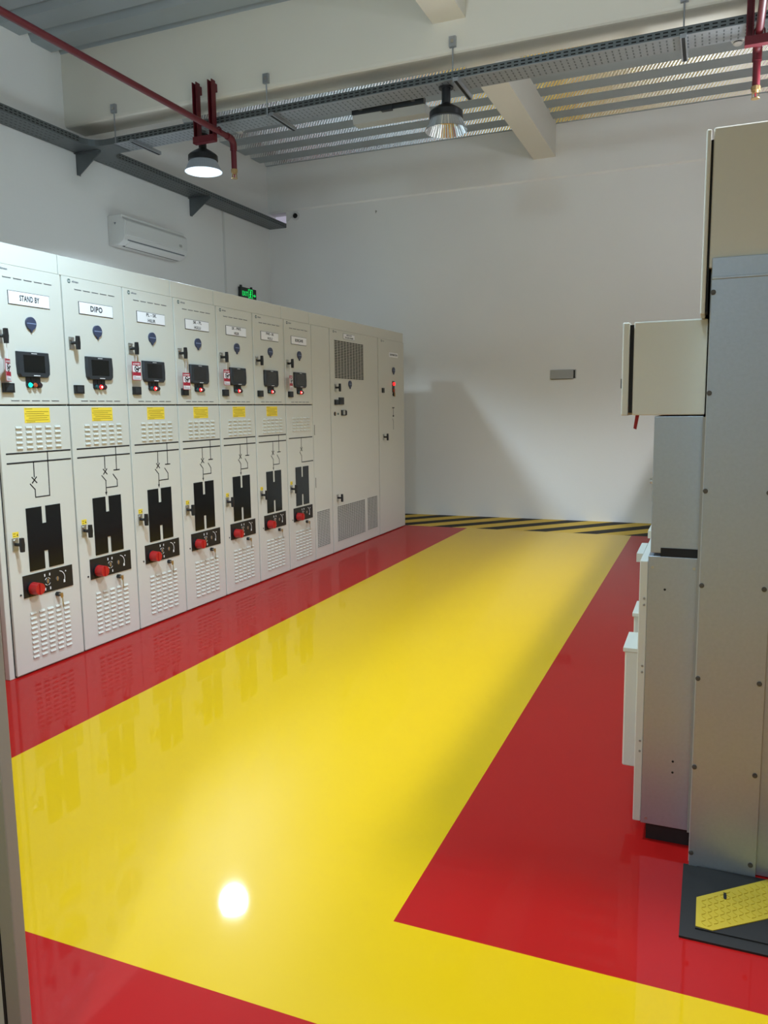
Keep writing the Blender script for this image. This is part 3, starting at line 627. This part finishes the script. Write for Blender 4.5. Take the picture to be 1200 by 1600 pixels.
for x_ in (-5.48, -3.775, -2.043, -.294, 1.45):
    part('beam_clamp', lambda: MB().box(-.028, .028, -.03, 0, -.04, .04, 'galvanised').box(-.012, .012, -.036, -.03, -.012, .012, 'steel'), t, (x_, 6.52, 4.42), key='clamp')
    part('hanger_rod', lambda: MB().cyl((0, 0, -.32), (0, 0, -.03), .006, 'galvanised', 8), t, (x_, 6.508, 4.42), key='rod')
for x_ in (-5.30, -3.72, -2.0, -.29, 1.45):
    part('support_channel', lambda: MB().box(-.022, .022, -.035, WD + .14, -.03, 0, 'galvanised').box(-.012, .012, -.035, WD + .14, -.0305, -.03, 'gap_black'), t, (x_, yn(x_), CZ), key='chan')

# fluorescent fitting hung behind the tray
t = thing('batten_light', (-2.74, 6.90, 4.062), 'unlit white batten light fitting hung behind the cross tray', 'light fitting')
part('light_body', MB().prism([(-.085, .045), (-.06, -.025), (.06, -.025), (.07, .045)], 'x', -.345, .345, 'grey_plastic'), t, bevel=.004)
for x_ in (-.25, .25): part('mounting_arm', B(x_ - .015, x_ + .015, -.165, -.08, .068, .09, 'tray_metal'), t)
part('mounting_rail', MB().box(-.34, .34, -.10, -.04, .046, .10, 'screen_case').box(-.05, .05, -.12, -.04, .03, .09, 'screen_case'), t)
part('end_cap', MB().box(-.349, -.345, -.05, .055, -.02, .05, 'grey_plastic'), t); part('end_cap', MB().box(.345, .349, -.05, .055, -.02, .05, 'grey_plastic'), t)

# ------------------------------------------------------------------ sprinkler pipes with their hangers
def sprinkler(px, ye, y_start, label, hx0, hx1, hlabel, zt, hy):
    z = 4.03; t = thing('sprinkler_pipe', (px, ye, z), label, 'pipe', 'red sprinkler pipes')
    L = ye - y_start
    path = [(0, -L, 0), (0, -.06, 0)] + [(0, -.06 + .06 * math.sin(a), -.06 + .06 * math.cos(a)) for a in (math.pi / 2 * i / 6 for i in range(1, 7))] + [(0, 0, -.27)]
    part('pipe_run', MB().tube(path, .026, 'red_pipe', 16), t, smooth=True)
    part('pipe_fitting', MB().tube([(0, -.105, 0), (0, -.06, 0)] + [(0, -.06 + .06 * math.sin(a), -.06 + .06 * math.cos(a)) for a in (math.pi / 2 * i / 6 for i in range(1, 7))] + [(0, 0, -.10)], .032, 'red_pipe', 16), t, smooth=True)
    part('sprinkler_head', MB().cyl((0, 0, -.27), (0, 0, -.30), .032, 'brass', 8).cyl((0, 0, -.30), (0, 0, -.315), .02, 'brass', 10).box(-.024, -.019, -.006, .006, -.35, -.31, 'brass').box(.019, .024, -.006, .006, -.35, -.31, 'brass').cyl((0, 0, -.35), (0, 0, -.354), .03, 'brass', 14).cyl((0, 0, -.315), (0, 0, -.345), .006, 'tag_red', 8), t)
    h = thing('pipe_hanger', (0, hy, 0), hlabel, 'hanger', 'red channel hangers on the cross beam')
    for x_ in (hx0, hx1):
        part('hanger_post', MB().box(x_ - .024, x_ + .024, .045, .059, 3.96, zt, 'red_pipe').box(x_ - .024, x_ - .016, 0, .045, 3.96, zt, 'red_pipe').box(x_ + .016, x_ + .024, 0, .045, 3.96, zt, 'red_pipe').box(x_ - .024, x_ + .024, .059, 6.52 - hy, zt - .09, zt - .02, 'red_pipe'), h)
    part('hanger_bar', MB().box(hx0 - .03, hx1 + .03, -.01, .045, 3.945, 4.003, 'red_pipe'), h)
    part('pipe_clip', MB().tube([(px - .035, .02, 4.003), (px - .033, .02, 4.04), (px - .018, .02, 4.062), (px + .018, .02, 4.062), (px + .033, .02, 4.04), (px + .035, .02, 4.003)], .006, 'red_pipe', 8), h)
sprinkler(-4.262, 6.70, -3.9, 'dark red sprinkler pipe at the upper left, ending in a drop beside the lit lamp', -4.49, -4.322, 'pair of dark red channel posts above the lit left lamp', 4.48, 6.43)
sprinkler(.203, 6.60, -3.9, 'dark red sprinkler pipe at the upper right corner, dropping in front of the deck', .143, .33, 'dark red channel hanger at the upper right corner of the photo', 4.48, 6.335)

# smoke detectors on the deck
def detector(x_, y_, label):
    t = thing('smoke_detector', (x_, y_, 5.0), label, 'detector', 'smoke detectors on the ceiling deck')
    part('detector_base', lambda: MB().lathe([(.0, 0), (.065, 0), (.065, -.016), (.055, -.028), (.0, -.028)], 'white_plastic', 28), t, key='dbase', smooth=True)
    part('sensing_chamber', lambda: MB().lathe([(.038, -.028), (.038, -.04)], 'gap_black', 24).lathe([(.044, -.04), (.044, -.048), (.03, -.058), (.0, -.058)], 'white_plastic', 24), t, key='dcham')
detector(-5.60, 8.96, 'round white smoke detector on the deck behind the left sprinkler pipe')
detector(.097, 8.87, 'round white smoke detector on the deck at the upper right corner')

# ------------------------------------------------------------------ things on the walls
t = thing('air_conditioner', (XL, 7.06, 3.29), 'white split air conditioner on the left wall, unlit and closed', 'air conditioner')
LEN = 1.10
prof = [(0, 0), (.13, 0), (.205, .045), (.225, .09), (.228, .255), (.19, .285), (.19, .315), (0, .315)]
part('unit_body', MB().prism(prof, 'y', 0, LEN, 'white_plastic'), t, bevel=.008)
part('front_panel', MB().prism([(.226, .095), (.236, .10), (.238, .245), (.226, .25)], 'y', .012, LEN - .012, 'white_plastic'), t, bevel=.004)
part('air_flap', MB().prism([(.135, -.004), (.206, .040), (.204, .048), (.133, .004)], 'y', .10, LEN - .06, 'white_plastic'), t)
part('outlet_gap_shade', MB().prism([(.108, -.002), (.134, -.003), (.134, .003), (.108, .003)], 'y', .08, LEN - .05, 'gap_black'), t)
part('outlet_gap_shade', MB().prism([(.2065, .047), (.2115, .058), (.209, .06), (.204, .05)], 'y', .06, LEN - .04, 'ink_grey'), t)  # no opening here: shading line of the casing put in as a dark strip
part('display_window', B(.237, .2395, LEN - .17, LEN - .12, .13, .16, 'grey_plastic'), t)
part('side_mark', MB().prism([(.10, .21), (.115, .235), (.085, .235)], 'y', -.002, 0, 'ink_grey'), t)
t = thing('exit_sign', (XL, 9.59, 3.025), 'lit green exit sign on the left wall above the cabinets', 'sign')
part('sign_case', B(.004, .05, 0, .40, .0, .17, 'exit_case'), t, bevel=.004)
for y_ in (.06, .33): part('mounting_lug', lambda: B(.0, .022, -.015, .015, .17, .20, 'exit_case'), t, (0, y_, 0), key='lug')
part('exit_lettering', text_mb(['EXIT'], .085, 'exit_green', .0505, .10, .082, bold=.003, width=[.14]), t)
mb = MB(); b_ = .05
for p, q, w in (((.19, .015), (.19, .15), .010), ((.19, .15), (.295, .15), .010), ((.295, .15), (.295, .015), .010)): mb.seg(p, q, w, 'exit_green', .001, b_)
arc(mb, .245, .122, .008, 0, 360, .014, 'exit_green', b_, 8)
for p, q, w in (((.243, .105), (.238, .07), .022), ((.238, .07), (.258, .045), .013), ((.258, .045), (.255, .02), .011), ((.238, .07), (.222, .045), .013), ((.222, .045), (.208, .042), .010), ((.245, .10), (.268, .09), .009), ((.24, .10), (.22, .085), .009)): mb.seg(p, q, w, 'exit_green', .001, b_)
part('running_figure', mb, t, kind='stuff')
mb = MB(); mb.seg((.315, .08), (.355, .08), .014, 'exit_green', .001, b_); mb.poly([(.348, .055), (.385, .08), (.348, .105)], 'exit_green', .001, b_); part('exit_arrow', mb, t)
t = part('wall_conduit', MB().box(0, .016, -.014, .014, 2.2, 4.12, 'white_plastic'), None, (XL, 9.285, 0), bevel=.002); tag(t, 'thin white vertical conduit on the left wall below the cable tray', 'conduit')
t = part('wall_conduit', MB().box(0, .016, -.012, .012, 2.2, 3.0, 'wall_paint').box(0, .03, -.02, .02, 3.0, 3.05, 'grey_plastic'), None, (XL + .03, YF - .03, 0), bevel=.002); tag(t, 'short grey conduit end in the room corner just above the cabinets', 'conduit')
t = thing('security_camera', (-5.66, YF, 4.27), 'small white dome camera with black lens beside the tray hole in the far wall', 'camera')
part('camera_base', MB().cyl((0, 0, 0), (0, -.03, 0), .06, 'white_plastic', 24), t, smooth=True)
part('camera_eye', MB().cyl((0, -.03, 0), (0, -.055, -.01), .038, 'black_gloss', 20, .025), t, smooth=True)
part('camera_cable', MB().tube([(-.05, -.006, .0), (-.09, -.006, -.01), (-.12, -.006, -.05), (-.16, -.004, -.05)], .005, 'white_plastic', 8), t)
t = thing('cover_plate', (-1.645, YF, 1.85), 'grey metal cover plate on the far wall with an open slot at its right', 'plate')
part('plate_sheet', B(-.325, -.028, -.02, 0, .0, .118, 'grey_plastic'), t, bevel=.004)
part('plate_slot', B(-.026, -.008, -.004, 0, .006, .112, 'gap_black'), t); part('end_flange', B(-.008, .004, -.012, 0, .004, .116, 'grey_plastic'), t); part('lower_gap', B(-.32, -.03, -.021, -.012, -.004, .0, 'gap_black'), t)
t = part('wall_anchor', MB().cyl((0, 0, 0), (0, -.02, 0), .008, 'cabinet_dark', 8).cyl((0, -.02, 0), (0, -.02, -.03), .005, 'cabinet_dark', 8), None, (-4.404, YF, 4.211)); tag(t, 'tiny rusty anchor in the far wall below the ring beam line', 'anchor')
